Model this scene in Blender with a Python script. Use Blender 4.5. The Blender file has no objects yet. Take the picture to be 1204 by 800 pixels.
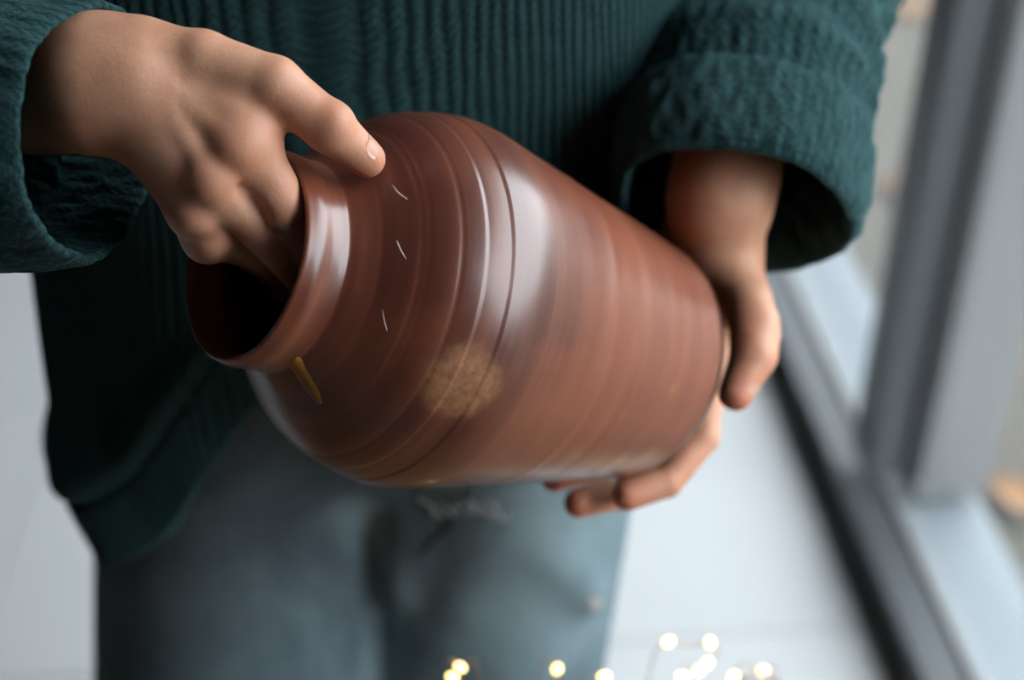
import bpy, bmesh, math, random
import numpy as np
from mathutils import Vector, Matrix, Euler

random.seed(7)
rng = np.random.default_rng(7)
S = bpy.context.scene
COL = S.collection

# ------------------------------------------------------------------ camera
CAM = np.array([0.0, 0.0, 1.43])
PITCH = math.radians(35.0)
FPX = 50.0 / 36.0 * 1204.0
RT = np.array([1.0, 0.0, 0.0])
FW = np.array([0.0, math.cos(PITCH), -math.sin(PITCH)])
UP = np.array([0.0, math.sin(PITCH), math.cos(PITCH)])
cam_d = bpy.data.cameras.new('camera')
cam_d.lens = 50.0
cam_d.sensor_width = 36.0
cam_d.clip_start = 0.02
cam_d.dof.use_dof = True
cam_d.dof.focus_distance = 0.615
cam_d.dof.aperture_fstop = 3.4
cam = bpy.data.objects.new('camera', cam_d)
cam.location = CAM
cam.rotation_euler = (math.pi / 2 - PITCH, 0, 0)
COL.objects.link(cam)
S.camera = cam

# ------------------------------------------------------------------ world: overcast daylight
world = bpy.data.worlds.new('overcast_sky')
S.world = world
world.use_nodes = True
wn = world.node_tree.nodes
wn['Background'].inputs['Color'].default_value = (0.91, 0.955, 1.0, 1)
wn['Background'].inputs['Strength'].default_value = 4.0

S.view_settings.view_transform = 'Standard'
S.view_settings.look = 'None'
S.view_settings.gamma = 1.0
S.view_settings.use_curve_mapping = False
S.view_settings.exposure = 1.25
S.cycles.use_denoising = True
S.cycles.max_bounces = 8
S.cycles.transparent_max_bounces = 8
S.cycles.sample_clamp_indirect = 6.0
S.cycles.caustics_reflective = False
S.cycles.caustics_refractive = False


# ------------------------------------------------------------------ helpers
def P(px, py, d):
    """point that stands at depth d (metres) in front of the camera"""
    return CAM + (px - 602.0) / FPX * d * RT - (py - 400.0) / FPX * d * UP + d * FW


def tag(o, label=None, cat=None, group=None, kind=None):
    if label: o['label'] = label
    if cat: o['category'] = cat
    if group: o['group'] = group
    if kind: o['kind'] = kind
    return o


def empty(name, loc=(0, 0, 0)):
    o = bpy.data.objects.new(name, None)
    o.empty_display_size = 0.05
    o.location = loc
    COL.objects.link(o)
    return o


def link(name, me, mat=None, parent=None, smooth=True):
    o = bpy.data.objects.new(name, me)
    COL.objects.link(o)
    if mat is not None and len(me.materials) == 0:
        me.materials.append(mat)
    if smooth:
        me.polygons.foreach_set('use_smooth', [True] * len(me.polygons))
    if parent is not None:
        o.parent = parent
        o.matrix_parent_inverse = Matrix.Translation(parent.location).inverted() if parent.rotation_euler == Euler((0, 0, 0)) else parent.matrix_basis.inverted()
    return o


def mesh(name, verts, faces, uvs=None):
    me = bpy.data.meshes.new(name)
    me.from_pydata([tuple(map(float, v)) for v in verts], [], [tuple(map(int, f)) for f in faces])
    if uvs is not None:
        l = me.uv_layers.new(name='UVMap')
        li = np.zeros(len(me.loops), dtype=np.int64)
        me.loops.foreach_get('vertex_index', li)
        l.data.foreach_set('uv', np.asarray(uvs, dtype=np.float32)[li].ravel())
    me.update()
    return me


def box_bm(bm, c, s, rz=0.0, bev=0.0):
    r = bmesh.ops.create_cube(bm, size=1.0)
    vs = r['verts']
    bmesh.ops.scale(bm, vec=s, verts=vs)
    if bev > 0:
        es = list({e for v in vs for e in v.link_edges})
        rr = bmesh.ops.bevel(bm, geom=es, offset=bev, segments=2, profile=0.6, affect='EDGES')
        vs = list({v for f in rr['faces'] for v in f.verts} | {v for v in vs if v.is_valid})
    bmesh.ops.rotate(bm, cent=(0, 0, 0), matrix=Matrix.Rotation(rz, 3, 'Z'), verts=vs)
    bmesh.ops.translate(bm, vec=c, verts=vs)


def box(name, c, s, mat, parent=None, rz=0.0, bev=0.0):
    bm = bmesh.new()
    box_bm(bm, c, s, rz, bev)
    me = bpy.data.meshes.new(name)
    bm.to_mesh(me)
    bm.free()
    return link(name, me, mat, parent, smooth=False)


def frames(pts):
    """parallel-transport frames along a polyline"""
    pts = np.asarray(pts, float)
    T = np.gradient(pts, axis=0)
    T /= np.linalg.norm(T, axis=1)[:, None]
    n = np.cross(T[0], [0.3, 0.2, 0.93])
    n /= np.linalg.norm(n)
    N = []
    for t in T:
        n = n - (n @ t) * t
        n = n / np.linalg.norm(n)
        N.append(n)
    N = np.array(N)
    B = np.cross(T, N)
    return T, N, B


def spline(pts, n):
    """Catmull-Rom through pts, n samples"""
    p = np.asarray(pts, float)
    p = np.vstack([2 * p[0] - p[1], p, 2 * p[-1] - p[-2]])
    k = len(p) - 3
    u = np.linspace(0, k - 1e-9, n)
    i = u.astype(int)
    t = (u - i)[:, None]
    a, b, c, d = p[i], p[i + 1], p[i + 2], p[i + 3]
    return 0.5 * (2 * b + (c - a) * t + (2 * a - 5 * b + 4 * c - d) * t ** 2 + (3 * b - a - 3 * c + d) * t ** 3)


def grid_faces(nv, nu, closed_u=True):
    f = []
    m = nu if closed_u else nu - 1
    for i in range(nv - 1):
        for j in range(m):
            k = (j + 1) % nu
            f.append((i * nu + j, i * nu + k, (i + 1) * nu + k, (i + 1) * nu + j))
    return f


def tube_mesh(name, pts, rad, nu=8):
    pts = np.asarray(pts, float)
    rad = np.broadcast_to(np.asarray(rad, float), (len(pts),))
    T, N, B = frames(pts)
    th = np.linspace(0, 2 * np.pi, nu, endpoint=False)
    V = pts[:, None, :] + rad[:, None, None] * (np.cos(th)[None, :, None] * N[:, None, :] + np.sin(th)[None, :, None] * B[:, None, :])
    V = V.reshape(-1, 3)
    F = grid_faces(len(pts), nu)
    F = F + [tuple(range(nu - 1, -1, -1)), tuple(range((len(pts) - 1) * nu, len(pts) * nu))]
    return mesh(name, V, F)


def fbm(x, seed, octaves=4):
    """smooth 1-D noise"""
    r = np.random.default_rng(seed)
    out = np.zeros_like(np.asarray(x, float))
    for o in range(octaves):
        for _ in range(3):
            out = out + np.sin(np.asarray(x) * (2 ** o) * r.uniform(.6, 1.5) + r.uniform(0, 6.28)) / (2 ** o) / 3
    return out


def pfbm(th, q, seed, n=4):
    """smooth noise that closes round the body"""
    r = np.random.default_rng(seed)
    out = 0
    for k in range(1, n + 1):
        for _ in range(2):
            out = out + np.sin(k * th + r.uniform(-9, 9) * q + r.uniform(0, 6.28)) / (0.6 + 0.4 * k) / 2
    return out


# ------------------------------------------------------------------ material helpers
class NT:
    def __init__(self, name):
        self.m = bpy.data.materials.new(name)
        self.m.use_nodes = True
        self.t = self.m.node_tree
        self.b = self.t.nodes['Principled BSDF']
        self.out = self.t.nodes['Material Output']

    def n(self, typ, **kw):
        nd = self.t.nodes.new(typ)
        for k, v in kw.items():
            if k.startswith('i_'):
                key = k[2:].replace('_', ' ')
                nd.inputs[key].default_value = v
            else:
                setattr(nd, k, v)
        return nd

    def l(self, a, b):
        self.t.links.new(a, b)

    def math(self, op, a, b=None, c=None, clamp=False):
        nd = self.t.nodes.new('ShaderNodeMath')
        nd.operation = op
        nd.use_clamp = clamp
        for i, v in enumerate((a, b, c)):
            if v is None: continue
            if isinstance(v, (int, float)): nd.inputs[i].default_value = v
            else: self.l(v, nd.inputs[i])
        return nd.outputs[0]

    def mix(self, fac, a, b):
        nd = self.t.nodes.new('ShaderNodeMix')
        nd.data_type = 'RGBA'
        for s, v in ((nd.inputs[0], fac), (nd.inputs[6], a), (nd.inputs[7], b)):
            if isinstance(v, (int, float)): s.default_value = v
            elif isinstance(v, tuple): s.default_value = v if len(v) == 4 else (*v, 1)
            else: self.l(v, s)
        return nd.outputs[2]

    def ramp(self, fac, stops):
        nd = self.t.nodes.new('ShaderNodeValToRGB')
        el = nd.color_ramp.elements
        while len(el) < len(stops): el.new(0.5)
        for e, (p, c) in zip(el, stops):
            e.position = p
            e.color = (c, c, c, 1) if isinstance(c, (int, float)) else (*c, 1)
        self.l(fac, nd.inputs[0])
        return nd.outputs[0]

    def coord(self, which='Object'):
        return self.n('ShaderNodeTexCoord').outputs[which]

    def noise(self, vec, scale, detail=3, rough=0.5, dist=0.0):
        nd = self.n('ShaderNodeTexNoise')
        nd.inputs['Scale'].default_value = scale
        nd.inputs['Detail'].default_value = detail
        nd.inputs['Roughness'].default_value = rough
        nd.inputs['Distortion'].default_value = dist
        self.l(vec, nd.inputs['Vector'])
        return nd.outputs['Fac']

    def mapping(self, vec, scale=(1, 1, 1), loc=(0, 0, 0), rot=(0, 0, 0)):
        nd = self.n('ShaderNodeMapping')
        nd.inputs['Scale'].default_value = scale
        nd.inputs['Location'].default_value = loc
        nd.inputs['Rotation'].default_value = rot
        self.l(vec, nd.inputs['Vector'])
        return nd.outputs[0]

    def bump(self, h, dist=0.001, strength=1.0):
        nd = self.n('ShaderNodeBump')
        nd.inputs['Distance'].default_value = dist
        nd.inputs['Strength'].default_value = strength
        self.l(h, nd.inputs['Height'])
        self.l(nd.outputs[0], self.b.inputs['Normal'])
        return nd

    def set(self, **kw):
        for k, v in kw.items():
            k = k.replace('_', ' ')
            s = self.b.inputs[k]
            if isinstance(v, (int, float)): s.default_value = v
            elif isinstance(v, tuple): s.default_value = v if len(v) == len(s.default_value) else (*v, 1)
            else: self.l(v, s)
        return self


def plain(name, col, rough=0.6, var=0.08, scale=30, metallic=0.0, bump=0.0):
    t = NT(name)
    nz = t.noise(t.coord(), scale, 4)
    f = t.math('MULTIPLY_ADD', nz, 2 * var, 1 - var)
    c = t.mix(1.0, (*col, 1), (0, 0, 0, 1))
    nd = t.n('ShaderNodeHueSaturation')
    nd.inputs['Color'].default_value = (*col, 1)
    t.l(f, nd.inputs['Value'])
    t.set(Base_Color=nd.outputs[0], Roughness=rough, Metallic=metallic)
    if bump: t.bump(nz, bump)
    return t.m


# ---- jar glaze
def mat_jar(spot, spot_axis, marks):
    t = NT('glazed_stoneware')
    co = t.coord('Object')
    uv = t.coord('UV')
    band = t.noise(t.mapping(uv, (2.0, 20, 1)), 1.0, 4, 0.5)
    fine = t.noise(t.mapping(uv, (1.5, 60, 1)), 1.0, 2, 0.5)
    big = t.noise(co, 11.0, 3, 0.5, 0.6)
    grain = t.noise(co, 900, 3, 0.6)
    # clay colour runs from a purple brown shoulder to a warmer red brown foot
    sep = t.n('ShaderNodeSeparateXYZ')
    t.l(co, sep.inputs[0])
    k = t.math('ADD', t.math('MULTIPLY', sep.outputs[2], 3.6), t.math('MULTIPLY_ADD', big, 0.8, -0.4))
    base = t.ramp(k, [(0.0, (.185, .050, .027)), (0.14, (.100, .026, .017)), (0.30, (.085, .022, .015)), (0.58, (.225, .063, .030)), (0.90, (.235, .074, .046)), (0.965, (.215, .068, .042))])
    base = t.mix(t.ramp(band, [(0.42, 0.0), (0.75, 0.6)]), base, (.29, .098, .052, 1))
    base = t.mix(t.math('MULTIPLY', t.ramp(fine, [(0.45, 0.0), (0.8, 1.0)]), 0.25), base, (.08, .028, .02, 1))
    base = t.mix(t.ramp(sep.outputs[2], [(JL - .010, 0.0), (JL - .0055, 1.0)]), base, (.018, .012, .010, 1))      # dark unglazed foot ring, with the shadow at its edge painted in
    # round wadding scar left by the kiln
    def dist(pt, stretch=None):
        v = t.n('ShaderNodeVectorMath', operation='SUBTRACT')
        t.l(co, v.inputs[0])
        v.inputs[1].default_value = pt
        ln = t.n('ShaderNodeVectorMath', operation='LENGTH')
        t.l(v.outputs[0], ln.inputs[0])
        return ln.outputs['Value']
    wob = t.math('MULTIPLY_ADD', t.noise(co, 90, 3), 0.008, -0.004)
    dd = t.math('ADD', dist(spot), wob)
    m = t.ramp(dd, [(0.0130, 1.0), (0.0205, 0.0)])
    sc = t.noise(co, 260, 4, 0.65)
    scol = t.ramp(sc, [(0.3, (.22, .080, .034)), (0.55, (.33, .140, .060)), (0.8, (.44, .23, .12))])
    base = t.mix(t.math('MULTIPLY', m, 0.95), base, scol)
    rough_spot = m
    for q, rad, colr in marks:
        dq = t.math('ADD', dist(q), wob)
        mq = t.ramp(dq, [(max(rad - .004, 0), 0.75), (rad + .0025, 0.0)])
        base = t.mix(mq, base, (*colr, 1))
    rg = t.math('ADD', t.math('MULTIPLY_ADD', band, 0.20, 0.22), t.math('MULTIPLY', rough_spot, 0.3))
    t.set(Base_Color=base, Roughness=rg, IOR=1.5, Specular_IOR_Level=0.62)
    t.set(Coat_Weight=0.25, Coat_Roughness=0.2)
    hgt = t.math('ADD', t.math('MULTIPLY', fine, 0.5), t.math('ADD', t.math('MULTIPLY', grain, 0.10), t.math('MULTIPLY', t.math('MULTIPLY', sc, m), 0.6)))
    t.bump(hgt, 0.0003, 0.15)
    return t.m


def mat_skin():
    t = NT('skin')
    co = t.coord()
    at = t.n('ShaderNodeAttribute', attribute_name='flush')
    n1 = t.noise(co, 55, 4, 0.55)
    n2 = t.noise(co, 420, 3, 0.6)
    base = t.mix(t.ramp(n1, [(0.3, 0.0), (0.7, 1.0)]), (.53, .255, .155, 1), (.66, .350, .228, 1))
    fl = t.math('MULTIPLY', at.outputs['Fac'], t.math('MULTIPLY_ADD', n1, 0.5, 0.7), clamp=True)
    base = t.mix(fl, base, (.52, .150, .085, 1))
    t.set(Base_Color=base, Roughness=0.50, Specular_IOR_Level=0.4, Subsurface_Weight=0.22, Subsurface_Scale=0.004,
          Subsurface_Radius=(1.0, 0.36, 0.2))
    vor = t.n('ShaderNodeTexVoronoi', feature='DISTANCE_TO_EDGE')
    vor.inputs['Scale'].default_value = 700
    t.l(co, vor.inputs['Vector'])
    h = t.math('ADD', t.math('MULTIPLY', n2, 0.7), t.math('MULTIPLY', vor.outputs['Distance'], 0.5))
    t.bump(h, 0.0004, 0.5)
    return t.m


def mat_knit(name, col, col2, pitch=0.0075, row=0.0062, rib=0.45):
    """stockinette: UV is in metres (u round the body, v down the garment)"""
    t = NT(name)
    uv = t.coord('UV')
    sep = t.n('ShaderNodeSeparateXYZ')
    t.l(uv, sep.inputs[0])
    u, v = sep.outputs[0], sep.outputs[1]
    cell = t.math('DIVIDE', u, pitch)
    fr = t.math('FRACT', cell)
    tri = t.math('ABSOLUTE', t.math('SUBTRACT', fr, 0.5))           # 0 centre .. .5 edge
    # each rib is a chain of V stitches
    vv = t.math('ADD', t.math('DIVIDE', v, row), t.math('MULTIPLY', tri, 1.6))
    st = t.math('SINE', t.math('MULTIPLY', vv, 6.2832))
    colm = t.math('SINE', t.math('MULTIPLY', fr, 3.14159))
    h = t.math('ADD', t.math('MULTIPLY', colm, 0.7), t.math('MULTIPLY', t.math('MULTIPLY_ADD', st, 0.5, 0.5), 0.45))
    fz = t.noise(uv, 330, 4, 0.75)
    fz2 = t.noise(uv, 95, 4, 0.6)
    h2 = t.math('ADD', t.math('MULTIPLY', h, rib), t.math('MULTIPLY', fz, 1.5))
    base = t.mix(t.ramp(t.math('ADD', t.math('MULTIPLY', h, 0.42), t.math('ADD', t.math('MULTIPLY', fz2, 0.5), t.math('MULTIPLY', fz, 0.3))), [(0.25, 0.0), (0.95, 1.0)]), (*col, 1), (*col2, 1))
    t.set(Base_Color=base, Roughness=0.95, Specular_IOR_Level=0.1, Sheen_Weight=0.30, Sheen_Roughness=0.45,
          Sheen_Tint=(*[min(1, c * 5 + .05) for c in col2], 1))
    t.bump(h2, 0.0024, 0.9)
    return t.m


def mat_denim():
    t = NT('faded_denim')
    co = t.coord()
    n = t.noise(co, 9, 4, 0.55, 0.4)
    streak = t.noise(t.mapping(co, (60, 60, 9)), 1.0, 4, 0.6)
    tw = t.noise(t.mapping(co, (900, 900, 220), rot=(0, 0.6, 0)), 1.0, 2, 0.5)
    at = t.n('ShaderNodeAttribute', attribute_name='fade')
    f = t.math('ADD', t.math('MULTIPLY', at.outputs['Fac'], 0.95), t.math('MULTIPLY_ADD', n, 1.1, -0.42), clamp=True)
    f = t.math('ADD', f, t.math('MULTIPLY_ADD', streak, 0.22, -0.11), clamp=True)
    base = t.mix(f, (.024, .040, .054, 1), (.23, .325, .36, 1))
    base = t.mix(t.math('MULTIPLY', tw, 0.3), base, (.28, .34, .36, 1))
    t.set(Base_Color=base, Roughness=0.9, Specular_IOR_Level=0.15)
    t.bump(t.math('ADD', tw, t.math('MULTIPLY', streak, 0.8)), 0.0006, 0.6)
    return t.m


def mat_glass():
    t = NT('window_glass')
    tr = t.n('ShaderNodeBsdfTransparent')
    gl = t.n('ShaderNodeBsdfGlossy')
    gl.inputs['Roughness'].default_value = 0.02
    nz = t.noise(t.coord(), 4.0, 2)
    tr_c = t.mix(nz, (.95, .97, .97, 1), (.92, .95, .96, 1))
    t.l(tr_c, tr.inputs['Color'])
    fr = t.n('ShaderNodeFresnel')
    fr.inputs['IOR'].default_value = 1.45
    ge = t.n('ShaderNodeNewGeometry')
    mx = t.n('ShaderNodeMixShader')
    t.l(t.math('MULTIPLY', fr.outputs[0], t.math('SUBTRACT', 1.0, ge.outputs['Backfacing'])), mx.inputs[0])
    t.l(tr.outputs[0], mx.inputs[1])
    t.l(gl.outputs[0], mx.inputs[2])
    t.l(mx.outputs[0], t.out.inputs['Surface'])
    return t.m


def mat_ground():
    t = NT('pale_gravel')
    co = t.coord()
    n1 = t.noise(co, 7, 5, 0.6)
    vo = t.n('ShaderNodeTexVoronoi')
    vo.inputs['Scale'].default_value = 60
    t.l(co, vo.inputs['Vector'])
    b = t.mix(n1, (.080, .067, .046, 1), (.105, .091, .066, 1))
    b = t.mix(t.math('MULTIPLY', vo.outputs['Distance'], 0.5), b, (.05, .042, .032, 1))
    hs = t.n('ShaderNodeHueSaturation')
    hs.inputs['Saturation'].default_value = 0.75
    t.l(b, hs.inputs['Color'])
    t.set(Base_Color=hs.outputs[0], Roughness=0.95)
    t.bump(vo.outputs['Distance'], 0.004)
    return t.m


def mat_floor():
    t = NT('pale_floor_tile')
    co = t.coord()
    oi = t.n('ShaderNodeObjectInfo')
    n1 = t.noise(co, 3.2, 5, 0.6)
    n2 = t.noise(co, 60, 4, 0.6)
    b = t.mix(n1, (.42, .425, .432, 1), (.465, .47, .477, 1))
    b = t.mix(t.math('MULTIPLY', oi.outputs['Random'], 0.25), b, (.53, .515, .49, 1))
    b = t.mix(t.math('MULTIPLY', n2, 0.15), b, (.46, .465, .475, 1))
    t.set(Base_Color=b, Roughness=0.42, Specular_IOR_Level=0.4)
    t.bump(n2, 0.0003, 0.4)
    return t.m


def mat_wood():
    t = NT('oiled_wood')
    co = t.coord()
    n = t.noise(t.mapping(co, (3, 40, 40)), 1.0, 5, 0.6, 0.3)
    t.set(Base_Color=t.ramp(n, [(0.3, (.16, .075, .034)), (0.7, (.30, .155, .075))]), Roughness=0.5)
    t.bump(n, 0.0005)
    return t.m


def mat_emit(name, col, strength):
    t = NT(name)
    n = t.noise(t.coord(), 60, 2)
    c = t.mix(n, (*col, 1), (*[min(1, x * 1.1) for x in col], 1))
    t.set(Base_Color=(1, .8, .5), Emission_Color=c, Emission_Strength=strength, Roughness=0.3)
    return t.m


# ------------------------------------------------------------------ implicit-surface modelling
class Field:
    def __init__(self, lo, hi, h):
        self.lo = np.asarray(lo, float)
        self.h = h
        self.n = np.ceil((np.asarray(hi, float) - self.lo) / h).astype(int) + 1
        self.ax = [self.lo[i] + h * np.arange(self.n[i]) for i in range(3)]

    def new(self):
        return np.full(tuple(self.n), 1.0, dtype=np.float32)

    def sl(self, lo, hi):
        a = np.clip(((np.asarray(lo) - self.lo) / self.h).astype(int), 0, self.n)
        b = np.clip(((np.asarray(hi) - self.lo) / self.h).astype(int) + 2, 0, self.n)
        return tuple(slice(i, j) for i, j in zip(a, b))

    def pts(self, s):
        return np.meshgrid(self.ax[0][s[0]], self.ax[1][s[1]], self.ax[2][s[2]], indexing='ij')

    @staticmethod
    def smin(a, b, k):
        if k <= 0: return np.minimum(a, b)
        hh = np.maximum(k - np.abs(a - b), 0) / k
        return np.minimum(a, b) - hh * hh * k * 0.25

    def cone(self, G, a, b, ra, rb, k=0.004, sub=False, flat=None):
        """tapered capsule; flat=(axis, factor) squeezes the section along a direction"""
        a = np.asarray(a, float)
        b = np.asarray(b, float)
        mg = max(ra, rb) + k + 4 * self.h
        if flat is not None: mg = mg * max(1.0, 1.0 / flat[1])
        s = self.sl(np.minimum(a, b) - mg, np.maximum(a, b) + mg)
        if any(q.stop <= q.start for q in s): return
        X, Y, Z = self.pts(s)
        ab = b - a
        L2 = max(ab @ ab, 1e-12)
        px, py, pz = X - a[0], Y - a[1], Z - a[2]
        t = np.clip((px * ab[0] + py * ab[1] + pz * ab[2]) / L2, 0, 1)
        dx, dy, dz = px - t * ab[0], py - t * ab[1], pz - t * ab[2]
        if flat is not None:
            f = np.asarray(flat[0], float)
            f = f / np.linalg.norm(f)
            c = (dx * f[0] + dy * f[1] + dz * f[2]) * (1.0 / flat[1] - 1.0)
            dx, dy, dz = dx + c * f[0], dy + c * f[1], dz + c * f[2]
        d = np.sqrt(dx * dx + dy * dy + dz * dz) - (ra + t * (rb - ra))
        d = d.astype(np.float32)
        if sub:
            G[s] = -self.smin(-G[s], d, k)
        else:
            G[s] = self.smin(G[s], d, k)

    def chain(self, G, pts, rad, k=0.003):
        for i in range(len(pts) - 1):
            self.cone(G, pts[i], pts[i + 1], rad[i], rad[i + 1], k)

    def mesh(self, G, iters=2):
        neg = G < 0
        h = self.h
        n = G.shape
        c = [slice(0, -1), slice(1, None)]
        cnt = np.zeros((n[0] - 1, n[1] - 1, n[2] - 1), np.uint8)
        corners = [(i, j, k) for i in (0, 1) for j in (0, 1) for k in (0, 1)]
        for i, j, k in corners:
            cnt += neg[c[i], c[j], c[k]]
        act = (cnt > 0) & (cnt < 8)
        idx = np.argwhere(act)
        vid = np.full(act.shape, -1, np.int64)
        vid[act] = np.arange(len(idx))
        acc = np.zeros((len(idx), 3))
        num = np.zeros(len(idx))
        I, J, K = idx.T
        for a in corners:
            for axn in range(3):
                if a[axn]: continue
                b = list(a)
                b[axn] = 1
                ga = G[I + a[0], J + a[1], K + a[2]].astype(float)
                gb = G[I + b[0], J + b[1], K + b[2]].astype(float)
                m = (ga < 0) != (gb < 0)
                tt = np.where(m, ga / np.where(m, ga - gb, 1), 0)
                pt = np.tile(np.array(a, float), (len(idx), 1))
                pt[:, axn] = tt
                acc += pt * m[:, None]
                num += m
        V = (idx + acc / num[:, None]) * h + self.lo
        Q = []
        for axn in range(3):
            o1, o2 = [(1, 2), (2, 0), (0, 1)][axn]
            sa = [slice(None)] * 3
            sb = [slice(None)] * 3
            sa[axn] = slice(0, -1)
            sb[axn] = slice(1, None)
            A, Bn = neg[tuple(sa)], neg[tuple(sb)]
            e = np.argwhere(A != Bn)
            e = e[(e[:, o1] > 0) & (e[:, o2] > 0) & (e[:, o1] < n[o1] - 1) & (e[:, o2] < n[o2] - 1)]
            if len(e) == 0: continue
            flip = ~A[e[:, 0], e[:, 1], e[:, 2]]
            q = []
            for d1, d2 in ((-1, -1), (0, -1), (0, 0), (-1, 0)):
                w = e.copy()
                w[:, o1] += d1
                w[:, o2] += d2
                q.append(vid[w[:, 0], w[:, 1], w[:, 2]])
            q = np.array(q).T
            q[flip] = q[flip][:, ::-1]
            Q.append(q)
        Q = np.vstack(Q)
        Q = Q[(Q >= 0).all(1)]
        for _ in range(iters):                      # light umbrella smoothing
            sm = np.zeros_like(V)
            ct = np.zeros(len(V))
            for i in range(4):
                a_, b_ = Q[:, i], Q[:, (i + 1) % 4]
                for x, y in ((a_, b_), (b_, a_)):
                    np.add.at(sm, x, V[y])
                    np.add.at(ct, x, 1)
            V = V * 0.5 + 0.5 * sm / np.maximum(ct, 1)[:, None]
        return V, Q


def fast_mesh(name, V, Q):
    me = bpy.data.meshes.new(name)
    V = np.asarray(V, np.float32)
    Q = np.asarray(Q, np.int32)
    me.vertices.add(len(V))
    me.vertices.foreach_set('co', V.ravel())
    me.loops.add(Q.size)
    me.loops.foreach_set('vertex_index', Q.ravel())
    me.polygons.add(len(Q))
    me.polygons.foreach_set('loop_start', np.arange(0, Q.size, 4, dtype=np.int32))
    me.update(calc_edges=True)
    me.validate()
    return me


def add_attr(me, name, vals):
    a = me.attributes.new(name, 'FLOAT', 'POINT')
    a.data.foreach_set('value', np.asarray(vals, np.float32))


# ------------------------------------------------------------------ room shell
M_FLOOR = mat_floor()
M_GROUT = plain('floor_grout', (.40, .405, .415), 0.9)
M_WALL = plain('painted_plaster', (.16, .155, .15), 0.9, 0.04, 12)
M_DARKMETAL = plain('anthracite_frame', (.060, .064, .070), 0.5, 0.06, 40)
M_BLACK = plain('black_gasket', (.012, .012, .013), 0.6, 0.1, 60)
M_GREYMETAL = plain('grey_cladding', (.17, .172, .172), 0.55, 0.05, 8)
M_SILL = plain('pale_stone_sill', (.20, .225, .245), 0.7, 0.06, 14)
M_GLASS = mat_glass()

WO = np.array([0.508, 1.265])
WD = np.array([-0.0844, 1.0])
WD = WD / np.linalg.norm(WD)
WN = np.array([WD[1], -WD[0]])              # pointing outdoors
RZ = math.atan2(WD[1], WD[0]) - math.pi / 2


def W(s, o, z):
    p = WO + WD * s + WN * o
    return (p[0], p[1], z)


S0, S1 = -3.4, 3.4                          # ends of the glazed wall
floor = box('floor', W(-0.25, -2.66, -0.062), (5.5, 7.6, 0.10), M_GROUT, rz=RZ)
tag(floor, kind='structure')
# 60 cm tiles laid along the window wall
bm = bmesh.new()
TS = 0.60
box_bm(bm, (0, 0, 0), (TS - 0.003, TS - 0.003, 0.012), 0, 0.0012)
tile_me = bpy.data.meshes.new('floor_tile')
bm.to_mesh(tile_me)
bm.free()
tile_me.materials.append(M_FLOOR)
for i in range(8):
    for j in range(12):
        p = W(-3.3 + TS * (j + 0.5) - 0.2, -0.012 - TS * (i + 0.5), -0.006)
        o = bpy.data.objects.new('floor_tile', tile_me)
        o.location = p
        o.rotation_euler = (0, 0, RZ)
        COL.objects.link(o)
        o.parent = floor
        o.matrix_parent_inverse = floor.matrix_basis.inverted()

tag(box('wall_left', (-4.62, 1.0, 1.35), (0.12, 7.4, 2.7), M_WALL), kind='structure')
tag(box('wall_back', (-1.75, 4.66, 1.35), (5.7, 0.12, 2.7), M_WALL), kind='structure')
tag(box('wall_front', (-1.75, -2.36, 1.35), (5.7, 0.12, 2.7), M_WALL), kind='structure')
tag(box('ceiling', (-1.9, 1.0, 2.76), (5.9, 7.4, 0.12), M_WALL), kind='structure')
tag(box('wall_right', W(0, 0.07, 2.66), (0.16, S1 - S0, 0.12), M_WALL, rz=RZ), kind='structure')
tag(box('wall_right_near', W(-2.40, 0.07, 1.30), (0.16, 2.06, 2.60), M_WALL, rz=RZ), kind='structure')

# glazing: bays between mullions
mull = [-1.34, 0.34, 2.18, 3.40]
for i in range(len(mull) - 1):
    a, b = mull[i], mull[i + 1]
    mid, ln = (a + b) / 2, b - a
    win = empty('window_%d' % (i + 1), W(mid, 0.05, 0))
    tag(win, kind='structure')
    box('bottom_rail', W(mid, 0.030, 0.030), (0.058, ln, 0.062), M_DARKMETAL, win, RZ, 0.004)
    box('glazing_bead', W(mid, 0.068, 0.035), (0.016, ln - 0.05, 0.064), M_GREYMETAL, win, RZ, 0.003)
    box('top_rail', W(mid, 0.035, 2.57), (0.07, ln, 0.06), M_DARKMETAL, win, RZ, 0.004)
    box('glass_pane', W(mid, 0.082, 1.32), (0.008, ln - 0.02, 2.5), M_GLASS, win, RZ)
    box('mullion', W(b, 0.055, 1.32), (0.050, 0.085, 2.46), M_DARKMETAL, win, RZ, 0.003)
    box('gasket', W(b - 0.005, 0.092, 1.32), (0.026, 0.092, 2.46), M_BLACK, win, RZ, 0.002)
    box('outer_cladding', W(b, 0.16, 1.32), (0.11, 0.075, 2.56), M_GREYMETAL, win, RZ, 0.004)
    box('outer_sill', W(mid, 0.150, 0.008), (0.13, ln, 0.03), M_SILL, win, RZ, 0.003)
gr = box('ground', W(0.5, 7.10, -0.10), (14.0, 24, 0.08), mat_ground(), rz=RZ)
tag(gr, kind='structure')
gr['label'] = 'pale beige gravel ground outside the window'

tag(box('trim_added_eave', W(0, 0.55, 2.78), (0.80, S1 - S0, 0.10), M_WALL, rz=RZ), kind='structure')  # unseen eave, added to shade the ground outside the glass
tag(box('wall_garden', W(0.5, 8.5, 1.25), (0.3, 24, 2.7), plain('weathered_brick_wall', (.22, .21, .19), 0.9, 0.2, 3), rz=RZ), kind='structure')

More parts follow.
